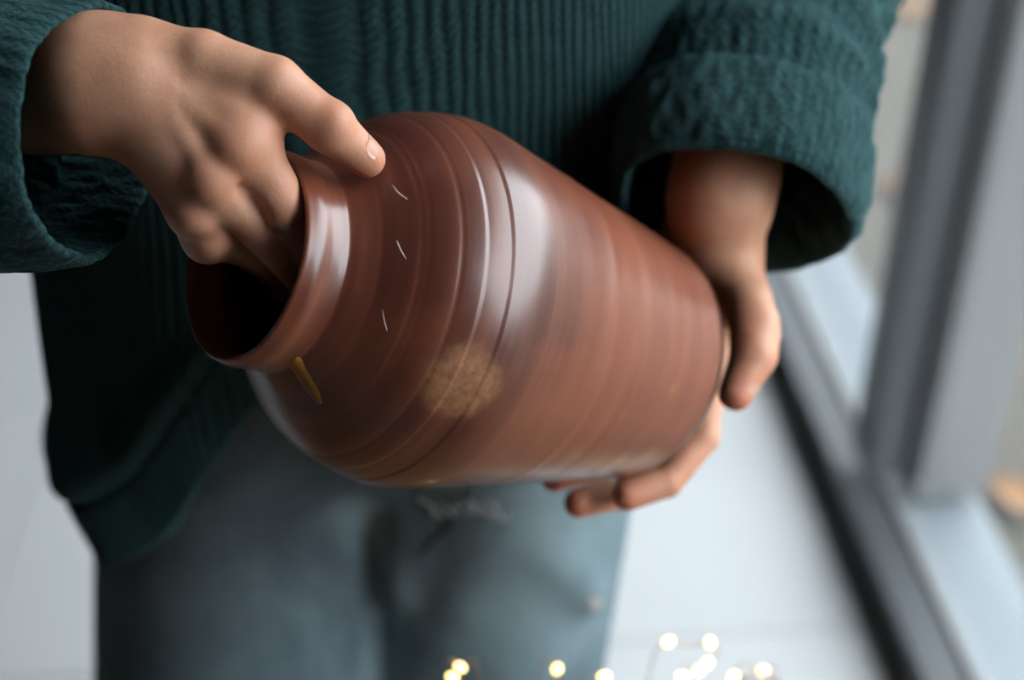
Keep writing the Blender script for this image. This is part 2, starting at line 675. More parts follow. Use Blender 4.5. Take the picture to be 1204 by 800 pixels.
# fallen leaves outside
M_LEAF = plain('dry_leaf', (.26, .13, .055), 0.8, 0.2, 60)
lv = []
lf = []
for k in range(9):
    v_ = (k / 8.0)
    w_ = 0.030 * math.sin(math.pi * min(1, v_ * 1.02)) ** 0.8
    for u_ in (-1, -0.5, 0, 0.5, 1):
        lv.append((u_ * w_, (v_ - 0.5) * 0.10, 0.012 * u_ * u_ + 0.006 * math.sin(v_ * 5)))
lf = grid_faces(9, 5, False)
leaf_me = mesh('fallen_leaf', lv, lf)
leaf_me.materials.append(M_LEAF)
leaf_spots = [('orange fallen leaf on the gravel near the top of the window view', (1078, 14)),
              ('orange fallen leaf on the gravel halfway down the window view', (1062, 222)),
              ('orange fallen leaf on the gravel beyond the right hand pane', (1196, 590))]
for lab, (px, py) in leaf_spots:
    d_ = (0.045 + CAM[2]) / -(P(px, py, 1.0)[2] - CAM[2])
    q = P(px, py, d_)
    o = link('fallen_leaf', leaf_me)
    o.location = q
    o.rotation_euler = (0, 0, random.uniform(0, 6))
    o.scale = (1.1, 1.1, 1.1)
    tag(o, lab, 'leaf', 'fallen leaves outside')

# ------------------------------------------------------------------ the jar
JM = np.array([-0.11809195, 0.53755153, 1.09933166])      # centre of the mouth
JA = np.array([0.73113922, 0.42684124, -0.53220484])      # axis, mouth to foot
JA = JA / np.linalg.norm(JA)
JL = 0.2581
JK = np.array([0, .025, .05, .085, .1, .14, .18, .22, .29, .36, .43, .5, .64, .8, .93, .975, 1.0]) * JL
JR = np.array([.0487, .0500, .0492, .0506, .0535, .0640, .0742, .0815, .0888, .0917, .0898, .0868, .0808, .0740, .0682, .0656, .0618])


def jar_r(t):
    t = np.clip(t, 0, JL)
    i = np.clip(np.searchsorted(JK, t) - 1, 0, len(JK) - 2)
    m = np.gradient(JR, JK)
    h = JK[i + 1] - JK[i]
    q = (t - JK[i]) / h
    return (2 * q ** 3 - 3 * q ** 2 + 1) * JR[i] + (q ** 3 - 2 * q ** 2 + q) * h * m[i] + (-2 * q ** 3 + 3 * q ** 2) * JR[i + 1] + (q ** 3 - q ** 2) * h * m[i + 1]


jz = Vector(JA)
jx = Vector((0, 0, 1)).cross(jz).normalized()
jy = jz.cross(jx)
JMAT = Matrix.Translation(Vector(JM)) @ Matrix((jx, jy, jz)).transposed().to_4x4()
JINV = JMAT.inverted()


def jar_local(p): return JINV @ Vector(p)


def jar_hit(px, py):
    """first point of the jar wall seen through a pixel, in jar space"""
    s = np.linspace(0.5, 0.9, 6000)
    d = P(px, py, 1.0) - CAM
    X = CAM + s[:, None] * d
    t = (X - JM) @ JA
    rho = np.linalg.norm(X - JM - t[:, None] * JA, axis=1)
    ins = (t >= 0) & (t <= JL) & (rho <= jar_r(t))
    return jar_local(X[np.argmax(ins)])


NT_J, NU_J = 300, 192
tt = np.linspace(0, JL, NT_J)
ro = jar_r(tt)
# throwing rings: steps and grooves, (t, depth, width)
GR = [(.0205, -.0007, .0010), (.0240, .0004, .0012), (.0315, -.0008, .0008), (.0335, -.0006, .0008), (.0432, -.0008, .0008), (.0455, -.0006, .0008),
      (.0570, -.0007, .0008), (.152, .0003, .003), (.175, -.0003, .004), (.205, .0003, .005)]
for a_, dep, w_ in GR:
    ro = ro + 0.55 * dep * np.exp(-((tt - a_) / w_) ** 2)
for a_, st_ in ((.0670, .0003), (.0787, .00028)):         # overlapping trimmed facets
    sg_ = 1 if a_ < .07 else -1
    ro = ro - sg_ * st_ * np.exp(-np.clip((tt - a_), 0, 1) / .012) * (tt > a_) + sg_ * st_ * 0.6 * np.exp(-np.clip(a_ - tt, 0, 1) / .010) * (tt <= a_)
ro = ro + 0.00007 * fbm(tt * 170, 3, 2) * np.clip(tt / .03, 0, 1)
th = np.linspace(0, 2 * np.pi, NU_J + 1)
prof = [(t_, r_) for t_, r_ in zip(tt, ro)]
# foot: rounded edge, flat recessed base
foot = [(JL + .0015, .0590), (JL + .0018, .0560), (JL + .0005, .0530), (JL - .0015, .048), (JL - .002, .02), (JL - .002, .0004)]
inner = [(JL - .008, .0004), (JL - .008, .035), (JL - .010, .050), (JL - .016, .0585)]
ti = np.linspace(JL - .024, .012, 70)
inner += [(t_, jar_r(t_) - .0055) for t_ in ti]
inner += [(.007, .0452), (.003, .0449), (.0008, .0456), (-.0010, .0470)]
full = prof + foot
lipring = inner[::-1]
# order: inner floor -> inner wall -> lip -> outer wall -> foot
order = inner + [(-.0012, .0480)] + prof + foot
order = np.array(order)
n_in = len(inner) + 1
vv_ = np.concatenate([np.linspace(-1, 0, n_in), tt / JL, np.linspace(1, 1.1, len(foot))])
wob = 1 + 0.006 * np.cos(2 * th + 0.7)[None, :] * np.exp(-np.clip(order[:, 0], 0, 1) / .05)[:, None] + 0.0025 * np.cos(3 * th + 2)[None, :]
R_ = order[:, 1][:, None] * wob
V_ = np.stack([R_ * np.cos(th), R_ * np.sin(th), np.repeat(order[:, 0][:, None], NU_J + 1, 1)], -1).reshape(-1, 3)
U_ = np.stack([np.repeat((th / (2 * np.pi))[None, :], len(order), 0), np.repeat(vv_[:, None], NU_J + 1, 1)], -1).reshape(-1, 2)
F_ = grid_faces(len(order), NU_J + 1, False)
jar_me = mesh('clay_jar', V_, F_, U_)
spot = jar_hit(543, 452)
marks = [(jar_hit(728, 541), .0050, (.36, .17, .06)), (jar_hit(765, 534), .0060, (.38, .19, .075)), (jar_hit(748, 540), .003, (.34, .16, .06)),
         (jar_hit(790, 458), .0022, (.33, .14, .06))]
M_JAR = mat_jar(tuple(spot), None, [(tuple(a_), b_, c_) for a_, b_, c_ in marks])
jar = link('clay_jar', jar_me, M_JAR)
bm = bmesh.new()
bm.from_mesh(jar_me)
bmesh.ops.remove_doubles(bm, verts=bm.verts, dist=1e-6)
bmesh.ops.recalc_face_normals(bm, faces=bm.faces)
bm.to_mesh(jar_me)
bm.free()
jar.matrix_world = JMAT
tag(jar, 'glossy red-brown stoneware jar held sideways in both hands', 'jar')


def jar_patch(name, pix, width, mat, lift):
    """a thin strip of glaze that follows the wall through the given pixels"""
    loc = [np.array(jar_hit(*p)) for p in pix]
    pts = spline(loc, 24)
    V, n = [], len(pts)
    T = np.gradient(pts, axis=0)
    W5 = np.array([-1, -.6, 0, .6, 1])
    for i, p in enumerate(pts):
        nr = np.array([p[0], p[1], 0.0])
        nr /= np.linalg.norm(nr)
        t_ = T[i] / np.linalg.norm(T[i])
        b_ = np.cross(nr, t_)
        f = i / (n - 1)
        w = width * (math.sin(math.pi * min(max(f * 0.94 + 0.03, 0), 1)) ** 0.45) * (0.75 + 0.35 * f)
        for k in W5:
            q = p + b_ * k * w
            rr = float(jar_r(np.array([q[2]]))[0])
            s_ = (rr + lift * (1 - abs(k) ** 2) - 0.0002 * (abs(k) > .9)) / math.hypot(q[0], q[1])
            V.append((q[0] * s_, q[1] * s_, q[2]))
    o = link(name, mesh(name, V, grid_faces(n, 5, False)), mat)
    o.parent = jar
    return o


drip = jar_patch('glaze_drip', [(346, 420), (352, 435), (364, 455), (376, 474)], .0058, plain('ochre_glaze', (.30, .135, .018), 0.3, 0.25, 200), .0011)
drip['label'] = 'ochre glaze run below the lip'
M_SCR = plain('pale_scratch', (.62, .52, .47), 0.5, 0.1, 80)
for pix in ([(466, 283), (470, 293), (477, 305)], [(449, 364), (451, 376), (455, 389)], [(461, 218), (468, 227), (479, 235)]):
    s_ = jar_patch('scratch', pix, .00042, M_SCR, .00035)
    s_['label'] = 'short pale scratch in the glaze'
bpy.context.view_layer.update()

# ------------------------------------------------------------------ the person
person = empty('person', (-0.10, 0.815, 0.0))
tag(person, 'person in dark teal knitted sweater and faded jeans holding a jar', 'person')
M_SKIN = mat_skin()
M_NAIL = NT('fingernail')
M_NAIL.set(Base_Color=M_NAIL.mix(M_NAIL.noise(M_NAIL.coord(), 300, 2), (.56, .29, .20, 1), (.62, .35, .26, 1)), Roughness=0.28)
M_NAIL = M_NAIL.m


def hand_mesh(J, h, pad):
    pts = np.array([p for ch in J['all'] for p in ch])
    f = Field(pts.min(0) - pad, pts.max(0) + pad, h)
    fingers = f.new()
    for ch, rad in J['fingers']:
        g = f.new()
        f.chain(g, ch, rad, 0.002)
        for c_, r_ in J.get('pads', {}).get(id(ch), []):
            f.cone(g, c_, c_, r_, r_, 0.004)
        fingers = f.smin(fingers, g, 0.0014)
    palm = f.new()
    for a_, b_, ra, rb, k_ in J['palm']:
        f.cone(palm, a_, b_, ra, rb, k_)
    G = f.smin(palm, fingers, J.get('kf', 0.007))
    th_ = f.new()
    f.chain(th_, J['thumb'][0], J['thumb'][1], 0.003)
    G = f.smin(G, th_, J.get('kt', 0.010))
    for a_, b_, ra, rb, k_ in J.get('bumps', []):
        f.cone(G, a_, b_, ra, rb, k_)
    for a_, b_, ra, rb, k_ in J.get('cuts', []):
        f.cone(G, a_, b_, ra, rb, k_, sub=True)
    V, Q = f.mesh(G, 2)
    fl = np.zeros(len(V))
    for c_, r_, w_ in J.get('flush', []):
        dd = np.linalg.norm(V - c_, axis=1)
        fl = np.maximum(fl, w_ * np.clip(1 - dd / r_, 0, 1))
    return V, Q, np.clip(fl, 0, 1)


def C(*rows): return [P(*r) for r in rows]


# --- hand at the jar's mouth (fingers inside, thumb over the neck)
iA = C((288, 165, .599), (336, 244, .611), (366, 300, .640), (378, 335, .662))
mA = C((250, 214, .600), (316, 276, .622), (356, 325, .655), (374, 355, .675))
rA = C((229, 248, .608), (294, 285, .636), (336, 325, .668), (355, 352, .688))
pA = C((244, 280, .624), (284, 291, .652), (318, 316, .678), (334, 338, .693))
tA = C((168, 66, .603), (238, 73, .598), (322, 100, .597), (387, 150, .604), (431, 187, .617))
elbA = P(-285, 62, .70)
wrA = P(140, 102, .604)
foA = P(40, 100, .632)
HA = {
    'fingers': [(iA, (.0122, .0102, .0088, .0074)), (mA, (.0112, .0100, .0086, .0074)), (rA, (.0106, .0093, .008, .007)), (pA, (.0098, .0082, .0072, .0064))],
    'palm': [
        (foA, P(120, 100, .606), .0270, .0255, .004),
        (P(40, 116, .640), P(122, 116, .612), .0235, .0205, .012),
        (P(120, 84, .606), P(168, 80, .604), .0215, .0190, .02),
        (P(120, 114, .608), P(160, 124, .608), .0205, .0165, .012),
        (P(165, 88, .602), iA[0], .0150, .0118, .014),
        (P(160, 108, .600), mA[0], .0155, .0112, .014),
        (P(164, 130, .606), rA[0], .0140, .0106, .014),
        (P(172, 150, .614), pA[0], .0122, .0100, .010),
        (P(206, 170, .640), P(246, 235, .640), .0120, .0110, .012),
        (P(210, 96, .604), P(280, 138, .602), .0135, .0122, .012),      # first web muscle
        (P(282, 128, .602), P(304, 146, .603), .0125, .0092, .010),
    ],
    'kt': .0045, 'thumb': (tA, (.0150, .0132, .0120, .0107, .0083)),
    'bumps': [
        (P(277, 178, .5922), P(277, 178, .5922), .0074, .0074, .010),
        (P(248, 214, .5930), P(248, 214, .5930), .0082, .0082, .006),
        (P(229, 251, .6015), P(229, 251, .6015), .0072, .0072, .006),
        (P(247, 288, .6165), P(247, 288, .6165), .0062, .0062, .005),
        (P(200, 128, .5885), P(240, 200, .5890), .0018, .0022, .006),   # tendons
        (P(206, 108, .5900), P(268, 165, .5880), .0018, .0020, .006),
        (P(392, 142, .6000), P(392, 142, .6000), .0066, .0066, .006),
    ],
    'cuts': [
        (P(280, 222, .5945), P(306, 250, .6020), .0006, .0020, .005),      # between the fingers
        (P(238, 236, .5945), P(285, 268, .6160), .0014, .0022, .004),
        (P(226, 268, .6035), P(280, 286, .6330), .0014, .0022, .004),
    ],
    'flush': [(P(277, 180, .590), .020, .55), (P(246, 216, .592), .018, .5), (P(230, 252, .600), .018, .4), (P(385, 150, .595), .026, .35),
              (P(440, 192, .612), .020, .45), (P(335, 150, .600), .022, .5), (P(350, 240, .605), .022, .35), (P(245, 288, .615), .02, .35)],
}
HA['all'] = [[foA, wrA], iA, mA, rA, pA, tA, [P(150, 20, .62), P(150, 180, .58)]]

# --- hand under the jar's foot (thumb on the near side, fingertips below)
iB = C((829, 436, .808), (825, 514, .806), (784, 566, .797), (738, 583, .790))
mB = C((815, 430, .834), (796, 520, .832), (735, 580, .818), (680, 592, .806))
rB = C((790, 415, .856), (765, 500, .858), (705, 550, .840), (652, 563, .822))
pB = C((768, 395, .874), (738, 470, .876), (700, 520, .862), (665, 540, .846))
tB = C((838, 268, .806), (862, 305, .797), (880, 352, .784), (886, 418, .772), (865, 463, .765))
wrB = P(852, 245, .793)
foB = P(872, 130, .802)
elbB = P(930, -75, .885)
HB = {
    'fingers': [(iB, (.0118, .0100, .0092, .0086)), (mB, (.0115, .0100, .0092, .0084)), (rB, (.011, .0094, .0086, .0078)), (pB, (.010, .0084, .0076, .0068))],
    'palm': [
        (foB, P(852, 235, .788), .0290, .0240, .004),
        (P(862, 135, .812), P(832, 240, .798), .0260, .0205, .02),
        (P(850, 225, .789), P(846, 285, .798), .0230, .0195, .02),
        (P(846, 280, .812), iB[0], .0160, .0122, .016),
        (P(838, 285, .826), mB[0], .0160, .0118, .016),
        (P(825, 285, .838), rB[0], .0160, .0112, .016),
        (P(808, 285, .848), pB[0], .0165, .0102, .016),
        (P(792, 284, .838), P(786, 300, .846), .0110, .0110, .012),      # heel of the hand
        (P(850, 300, .800), P(860, 345, .800), .0150, .0120, .014),
    ],
    'thumb': (tB, (.0150, .0140, .0125, .0124, .0095)),
    'bumps': [
        (P(826, 172, .7815), P(815, 262, .7815), .0034, .0034, .005),     # flexor tendons
        (P(845, 174, .7735), P(833, 256, .7745), .0028, .0028, .005),
        (P(898, 378, .776), P(900, 392, .776), .0075, .0070, .008),
    ],
    'cuts': [
        (P(868, 400, .7640), P(884, 396, .7610), .0012, .0010, .003),
    ],
    'flush': [(P(862, 475, .765), .030, 1.0), (P(880, 440, .765), .024, .5), (P(735, 585, .785), .026, .8), (P(668, 592, .80), .03, 1.0), (P(645, 566, .815), .03, 1.0),
              (P(800, 545, .80), .03, .5), (P(870, 385, .765), .02, .7), (P(885, 300, .80), .03, .25)],
}
HB['all'] = [[foB, wrB], iB, mB, rB, pB, tB, [P(900, 130, .80), P(780, 200, .88)]]

parts = []
for Hh in (HA, HB):
    parts.append(hand_mesh(Hh, 0.00115, 0.036))

# rest of the body, inside the clothes
fb = Field((-0.55, 0.55, 0.0), (0.36, 1.05, 1.72), 0.008)
g = fb.new()
CX, CY = -0.10, 0.815
shR, shL = np.array([CX - .165, .84, 1.36]), np.array([CX + .165, .84, 1.36])
hipR, hipL = np.array([CX - .095, .83, .84]), np.array([CX + .085, .83, .84])
kneeR, kneeL = np.array([-.225, .805, .44]), np.array([-.030, .795, .44])
ankR, ankL = np.array([-.225, .85, .09]), np.array([-.035, .85, .09])
fb.cone(g, (CX - .07, .83, 1.28), (CX + .07, .83, 1.28), .088, .088, .05)
fb.cone(g, (CX, .83, 1.30), (CX, .825, 1.02), .105, .088, .05)
fb.cone(g, (CX - .07, .83, .90), (CX + .07, .83, .90), .085, .085, .06)
fb.cone(g, shR, shL, .045, .045, .04)
for s_, e_, w_ in ((shR, elbA, foA), (shL, elbB, foB)):
    fb.cone(g, s_, e_, .045, .036, .03)
    fb.cone(g, e_, w_, .034, .022, .01)
for h_, k_, a_ in ((hipR, kneeR, ankR), (hipL, kneeL, ankL)):
    fb.cone(g, h_, k_, .080, .055, .04)
    fb.cone(g, k_, a_, .052, .036, .02)
fb.cone(g, (CX, .835, 1.36), (CX, .815, 1.47), .055, .050, .03)
# head: skull, jaw, nose, lips, brow, ears
hc = np.array([CX, .80, 1.585])
fb.cone(g, hc + (0, .02, .02), hc + (0, -.01, .02), .082, .078, .02)
fb.cone(g, hc + (0, -.02, -.02), hc + (0, -.045, -.075), .062, .034, .03)
fb.cone(g, hc + (0, -.088, .010), hc + (0, -.104, -.020), .008, .012, .010)
fb.cone(g, hc + (-.018, -.083, -.050), hc + (.018, -.083, -.050), .008, .008, .008)
fb.cone(g, hc + (-.04, -.075, .030), hc + (.04, -.075, .030), .010, .010, .012)
for s_ in (-1, 1):
    fb.cone(g, hc + (s_ * .080, .015, -.015), hc + (s_ * .084, .022, .018), .008, .012, .008)
V0, Q0 = fb.mesh(g, 2)
parts.append((V0, Q0, np.zeros(len(V0))))
off = 0
VV, QQ, FF = [], [], []
for v_, q_, f_ in parts:
    VV.append(v_)
    QQ.append(q_ + off)
    FF.append(f_)
    off += len(v_)
body_me = fast_mesh('body', np.vstack(VV), np.vstack(QQ))
add_attr(body_me, 'flush', np.concatenate(FF))
body = link('body', body_me, M_SKIN, person)

# hair, tied back
fh = Field(hc - (.14, .14, .20), hc + (.14, .18, .16), .006)
gh = fh.new()
fh.cone(gh, hc + (0, .025, .025), hc + (0, .0, .030), .092, .088, .02)
fh.cone(gh, hc + (0, .05, -.02), hc + (0, .045, -.08), .06, .04, .03)
fh.cone(gh, hc + (0, .115, .03), hc + (0, .115, .04), .032, .032, .02)
fh.cone(gh, hc + (0, -.085, -.035), hc + (0, -.085, -.01), .082, .070, .008, sub=True)
vh, qh = fh.mesh(gh, 2)
link('hair', fast_mesh('hair', vh, qh), plain('brown_hair', (.06, .032, .018), 0.5, 0.3, 80), person)


def nail(base, tip, up, r, length, width, r2):
    """a fingernail: curved plate on a fingertip; base/tip give the direction"""
    base, tip, up = map(lambda q: np.asarray(q, float), (base, tip, up))
    d = (tip - base) / np.linalg.norm(tip - base)
    up = up - (up @ d) * d
    up /= np.linalg.norm(up)
    s = np.cross(d, up)
    V = []
    nv, nu = 9, 9
    for lay in (0, 1):
        for i in range(nv):
            f = i / (nv - 1)
            w = width * (1 - 0.28 * abs(f - .45) ** 2 * 4) * (math.sin(math.pi * (0.12 + 0.80 * f)) ** 0.25)
            for j in range(nu):
                a_ = (j / (nu - 1) - .5) * 2 * w
                rr = r + (r2 - r) * (0.75 - f) * length / np.linalg.norm(tip - base) + (0.0001 if lay == 0 else -0.0012)
                drop = -0.0022 * max(0, f - .6) ** 2 / .16
                V.append(tip + d * (f - 0.75) * length + up * (math.cos(a_) * rr + drop) + s * math.sin(a_) * rr)
    n = nv * nu
    F = [tuple(q) for q in grid_faces(nv, nu, False)]
    F += [tuple(n + x for x in reversed(q)) for q in grid_faces(nv, nu, False)]
    for i in range(nv - 1):
        for j in (0, nu - 1):
            F.append((i * nu + j, (i + 1) * nu + j, n + (i + 1) * nu + j, n + i * nu + j))
    for j in range(nu - 1):
        for i in (0, nv - 1):
            F.append((i * nu + j, i * nu + j + 1, n + i * nu + j + 1, n + i * nu + j))
    o = link('fingernail', mesh('fingernail', V, F), M_NAIL)
    o.parent = body
    return o


toc = CAM - P(431, 187, .617)
toc /= np.linalg.norm(toc)
nail(tA[3], tA[4], toc * 0.62 + UP * 0.45 + RT * 0.62, .0083, .0110, .66, .0107)
nail(tB[3], tB[4], RT * 0.85 + toc * 0.35 - UP * 0.25, .0095, .0125, .80, .0124)

# --- sweater
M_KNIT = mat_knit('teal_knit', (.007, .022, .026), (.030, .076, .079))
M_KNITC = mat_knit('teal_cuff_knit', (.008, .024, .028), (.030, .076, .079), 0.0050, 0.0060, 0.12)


def cs(zq, zs, vals): return np.interp(zq, zs, vals)


NU_T, NV_T = 1200, 200
thT = np.linspace(0, 2 * np.pi, NU_T, endpoint=False)       # 0 = +x, pi*1.5 = front (-y)
ZS = [.68, .74, .80, .88, .96, 1.06, 1.16, 1.26, 1.33, 1.375, 1.405, 1.43]
AS = [.208, .216, .221, .220, .218, .202, .196, .200, .195, .160, .095, .072]
BS = [.134, .138, .138, .124, .108, .108, .116, .120, .104, .088, .075, .066]


def torso_pt(thv, z):
    a_ = np.interp(z, ZS, AS)
    b_ = np.interp(z, ZS, BS)
    c_, s_ = np.cos(thv), np.sin(thv)
    e = 2 / 3.0
    x = np.sign(c_) * np.abs(c_) ** e * a_
    y = np.sign(s_) * np.abs(s_) ** e * b_
    return x, y


cx0 = np.sign(np.cos(thT)) * np.abs(np.cos(thT)) ** (2 / 3.0) * .230 + CX
front = np.clip(-np.sin(thT), 0, 1) ** 0.5
hemx = np.interp(cx0, [-.335, -.29, -.245, -.17, -.10, -.03, .04, .09, .135], [.715, .745, .785, .885, .905, .90, .90, .89, .87])
hem = np.where(cx0 > -.10, .87, .72)
hem = hem + (hemx - hem) * front
BAND = 0.055
ZT = 1.43
Vt = np.zeros((NV_T, NU_T, 3))
Ut = np.zeros((NV_T, NU_T, 2))
circ = 1.19
sv = np.linspace(0, 1, NV_T)
for i, s_ in enumerate(sv):
    z = ZT + (hem + BAND - ZT) * s_
    x, y = torso_pt(thT, z)
    rad = np.hypot(x, y)
    nx, ny = x / rad, y / rad
    foldz = (ZT - z)
    ribs = np.abs(np.sin(thT / 2 * round(circ / 0.0075) + 0.35 * np.sin(z * 60 + 5 * np.sin(thT * 7)) + 0.3 * np.sin(z * 170 + 40 * np.sin(thT * 3))))
    dsp = 0.0013 * (ribs - .5)
    # soft hanging folds and the blouse above the hem band
    dsp = dsp + .005 * pfbm(thT, foldz, 11, 8) * np.clip(foldz / .2, 0, 1)
    dsp = dsp + .004 * np.sin(thT * 9 + z * 14) * np.clip((1.15 - z) / .3, 0, 1)
    dsp = dsp + .009 * np.exp(-((s_ - .965) / .035) ** 2)
    dsp = dsp - .010 * np.clip((s_ - .975) / .025, 0, 1) ** 2
    Vt[i, :, 0] = CX + x + nx * dsp
    Vt[i, :, 1] = CY + y + ny * dsp
    Vt[i, :, 2] = z
    Ut[i, :, 0] = thT / (2 * np.pi) * circ
    Ut[i, :, 1] = z
torso = link('sweater', mesh('sweater', Vt.reshape(-1, 3), grid_faces(NV_T, NU_T), Ut.reshape(-1, 2)), M_KNIT, person)
torso['label'] = 'dark teal chunky knit sweater'

# ribbed hem band with its turned-in inner face
NB = 22
Vb = np.zeros((NB, NU_T, 3))
Ub = np.zeros((NB, NU_T, 2))
rib2 = np.sin(np.pi * thT / (2 * np.pi) * (circ / 0.006)) ** 2
for i in range(NB):
    s_ = i / (NB - 1)
    outer = s_ <= .75
    q = s_ / .75 if outer else 1 - (s_ - .75) / .25 * 0.8
    z = hem + BAND * (1 - q)
    x, y = torso_pt(thT, z)
    rad = np.hypot(x, y)
    nx, ny = x / rad, y / rad
    edge = math.sqrt(max(0, 1 - ((q - .93) / .07) ** 2)) if q > .93 else 1.0
    dsp = .005 * pfbm(thT, ZT - z, 11, 8) + .004 * np.sin(thT * 9 + z * 14) * np.clip((1.15 - z) / .3, 0, 1) - .001 - .008 * q
    dsp = dsp + (0.0012 * rib2 + .003 * edge if outer else -.004)
    Vb[i, :, 0] = CX + x + nx * dsp
    Vb[i, :, 1] = CY + y + ny * dsp
    Vb[i, :, 2] = z
    Ub[i, :, 0] = thT / (2 * np.pi) * circ
    Ub[i, :, 1] = z
hb = link('hem_band', mesh('hem_band', Vb.reshape(-1, 3), grid_faces(NB, NU_T), Ub.reshape(-1, 2)), M_KNITC)
hb.parent = torso


def sleeve(name, path, prof, nu, mat, parent, seed, fold=0.0, grand=False, tilt=None):
    """prof: list of (arc fraction 0..1 of path, radius, wrinkle weight)"""
    dense = spline(path, 400)
    seg = np.r_[0, np.cumsum(np.linalg.norm(np.diff(dense, axis=0), axis=1))]
    seg_l = seg[-1]
    T, N, B = frames(dense)
    th0 = math.atan2(FW @ B[-1], FW @ N[-1])
    thu = np.linspace(0, 2 * np.pi, nu, endpoint=False)
    thv = thu + th0
    rows, uvs = [], []
    run = 0
    prev = None
    for q, r, w in prof:
        i = int(np.argmin(np.abs(seg / seg_l - q)))
        extra = max(q - 1, 0) * seg_l
        c = dense[i] + T[i] * extra
        if prev is not None: run += math.hypot((q - prev[0]) * seg_l, r - prev[1])
        prev = (q, r)
        rr = r + w * (0.005 * pfbm(thv, q * 2.2, seed, 5) + 0.005 * np.sin(thv * 2 + q * 17 + seed) + 0.0025 * np.sin(thv * 5 - q * 31))
        rr = rr + 0.0008 * (pfbm(thv * 12, q * 20, seed + 3, 4)) * (w > 0)
        sh = w * 0.006 * np.sin(thv + seed + q * 9)
        ring = c + sh[:, None] * T[i] + rr[:, None] * (np.cos(thv)[:, None] * N[i] + np.sin(thv)[:, None] * B[i])
        rows.append(ring)
        uvs.append(np.stack([thu * 0.0597, np.full(nu, run)], -1))
    o = link(name, mesh(name, np.array(rows).reshape(-1, 3), grid_faces(len(rows), nu), np.array(uvs).reshape(-1, 2)), mat)
    o.parent = parent
    return o


def densify(prof, n):
    p = np.array(prof, float)
    d = np.r_[0, np.cumsum(np.hypot(np.diff(p[:, 0]) * .3, np.diff(p[:, 1])))]
    u = np.linspace(0, d[-1], n)
    return [(np.interp(x, d, p[:, 0]), np.interp(x, d, p[:, 1]), np.interp(x, d, p[:, 2])) for x in u]


# sleeve of the arm at the jar's mouth
pthA = [shR + (0.03, 0, -.02), shR * .5 + elbA * .5 + (-.03, .01, 0), elbA + (-.015, .02, -.015), P(-60, 140, .640), P(25, 148, .624), P(116, 155, .614)]
profA = [(0, .085, .2), (.25, .078, .6), (.5, .074, 1), (.62, .070, 1), (.74, .066, 1), (.86, .062, 1), (.95, .0575, .7), (.985, .057, .4), (1.0, .0550, .3),
         (.995, .0520, .3), (.96, .051, .3), (.8, .052, .4)]
sleeve('sleeve', pthA, densify(profA, 150), 260, M_KNIT, torso, 5)
# sleeve of the arm under the jar, bunched, with a deep turned-back cuff
opB = P(864, 250, .785)
pthB = [shL + (-0.03, 0, -.02), shL * .5 + elbB * .5 + (.03, .0, 0), elbB + (.012, .012, 0), P(893, 80, .826), P(878, 165, .802), opB]
profB = [(0, .085, .2), (.2, .080, .5), (.38, .072, .8), (.50, .068, .8), (.58, .072, .8), (.62, .065, .8), (.68, .0715, .7), (.72, .0635, .7), (.775, .0710, .6), (.81, .0640, .6), (.845, .0700, .5),
         (.875, .0655, .3), (.90, .063, .3), (.96, .060, .3)]
sleeve('sleeve', pthB, densify(profB, 170), 260, M_KNIT, torso, 8)
profC = [(.905, .0655, .3), (.895, .0685, .3), (.897, .0715, .3), (.91, .0730, .35), (.94, .0735, .4), (.97, .0725, .35), (.99, .0705, .3), (1.0, .0680, .3), (1.003, .0655, .3), (.997, .0630, .3),
         (.97, .0615, .3), (.90, .0600, .3)]
sleeve('cuff', pthB, densify(profC, 110), 260, M_KNITC, torso, 8)

# --- jeans
fj = Field((-0.40, 0.62, 0.03), (0.17, 1.04, 1.03), 0.0046)
g = fj.new()
fj.cone(g, (-.175, .83, .94), (-.025, .83, .94), .112, .112, .04)
fj.cone(g, (-.180, .83, .84), (-.020, .83, .84), .112, .112, .06)
fj.cone(g, (-.195, .822, .78), (-.222, .776, .44), .109, .127, .035)
fj.cone(g, (-.222, .776, .44), (-.226, .845, .05), .127, .094, .03)
gl_ = fj.new()
fj.cone(gl_, (-.012, .830, .80), (-.030, .822, .44), .112, .100, .02)
fj.cone(gl_, (-.030, .822, .44), (-.030, .855, .05), .100, .086, .03)
g = fj.smin(g, gl_, .012)


def jp(px, py, d): return P(px, py, d)


# creases that fan out from the crotch
for a_, b_, r0, r1 in [((592, 590, .985), (545, 690, 1.03), .014, .009), ((480, 600, .99), (472, 690, 1.03), .007, .006),
                       ((545, 690, 1.03), (490, 790, 1.09), .009, .006),
                       ((640, 640, 1.01), (700, 700, 1.05), .004, .004)]:
    fj.cone(g, jp(*a_), jp(*b_), r0, r1, .03)
Vj, Qj = fj.mesh(g, 3)
jme = fast_mesh('jeans', Vj, Qj)
fd = np.zeros(len(Vj))
for c_, r_, w_ in [(np.array([-.235, .70, .60]), .17, .35), (np.array([.02, .70, .62]), .17, .6), (np.array([.05, .72, .76]), .13, .5)]:
    dd = np.linalg.norm((Vj - c_) * (1.3, 1, .8), axis=1)
    fd = np.maximum(fd, w_ * np.clip(1 - dd / r_, 0, 1))
for a_, b_ in [((415, 585, .985), (478, 690, 1.03)), ((478, 690, 1.03), (455, 800, 1.08)), ((598, 585, .985), (550, 690, 1.03)), ((550, 690, 1.03), (515, 790, 1.09))]:
    A_, B_ = jp(*a_), jp(*b_)
    ab = B_ - A_
    t_ = np.clip((Vj - A_) @ ab / (ab @ ab), 0, 1)
    dd = np.linalg.norm(Vj - A_ - t_[:, None] * ab, axis=1)
    fd = np.maximum(fd, .85 * np.clip(1 - dd / .030, 0, 1))
add_attr(jme, 'fade', fd)
jeans = link('jeans', jme, mat_denim(), person)
jeans['label'] = 'faded blue-grey denim jeans'

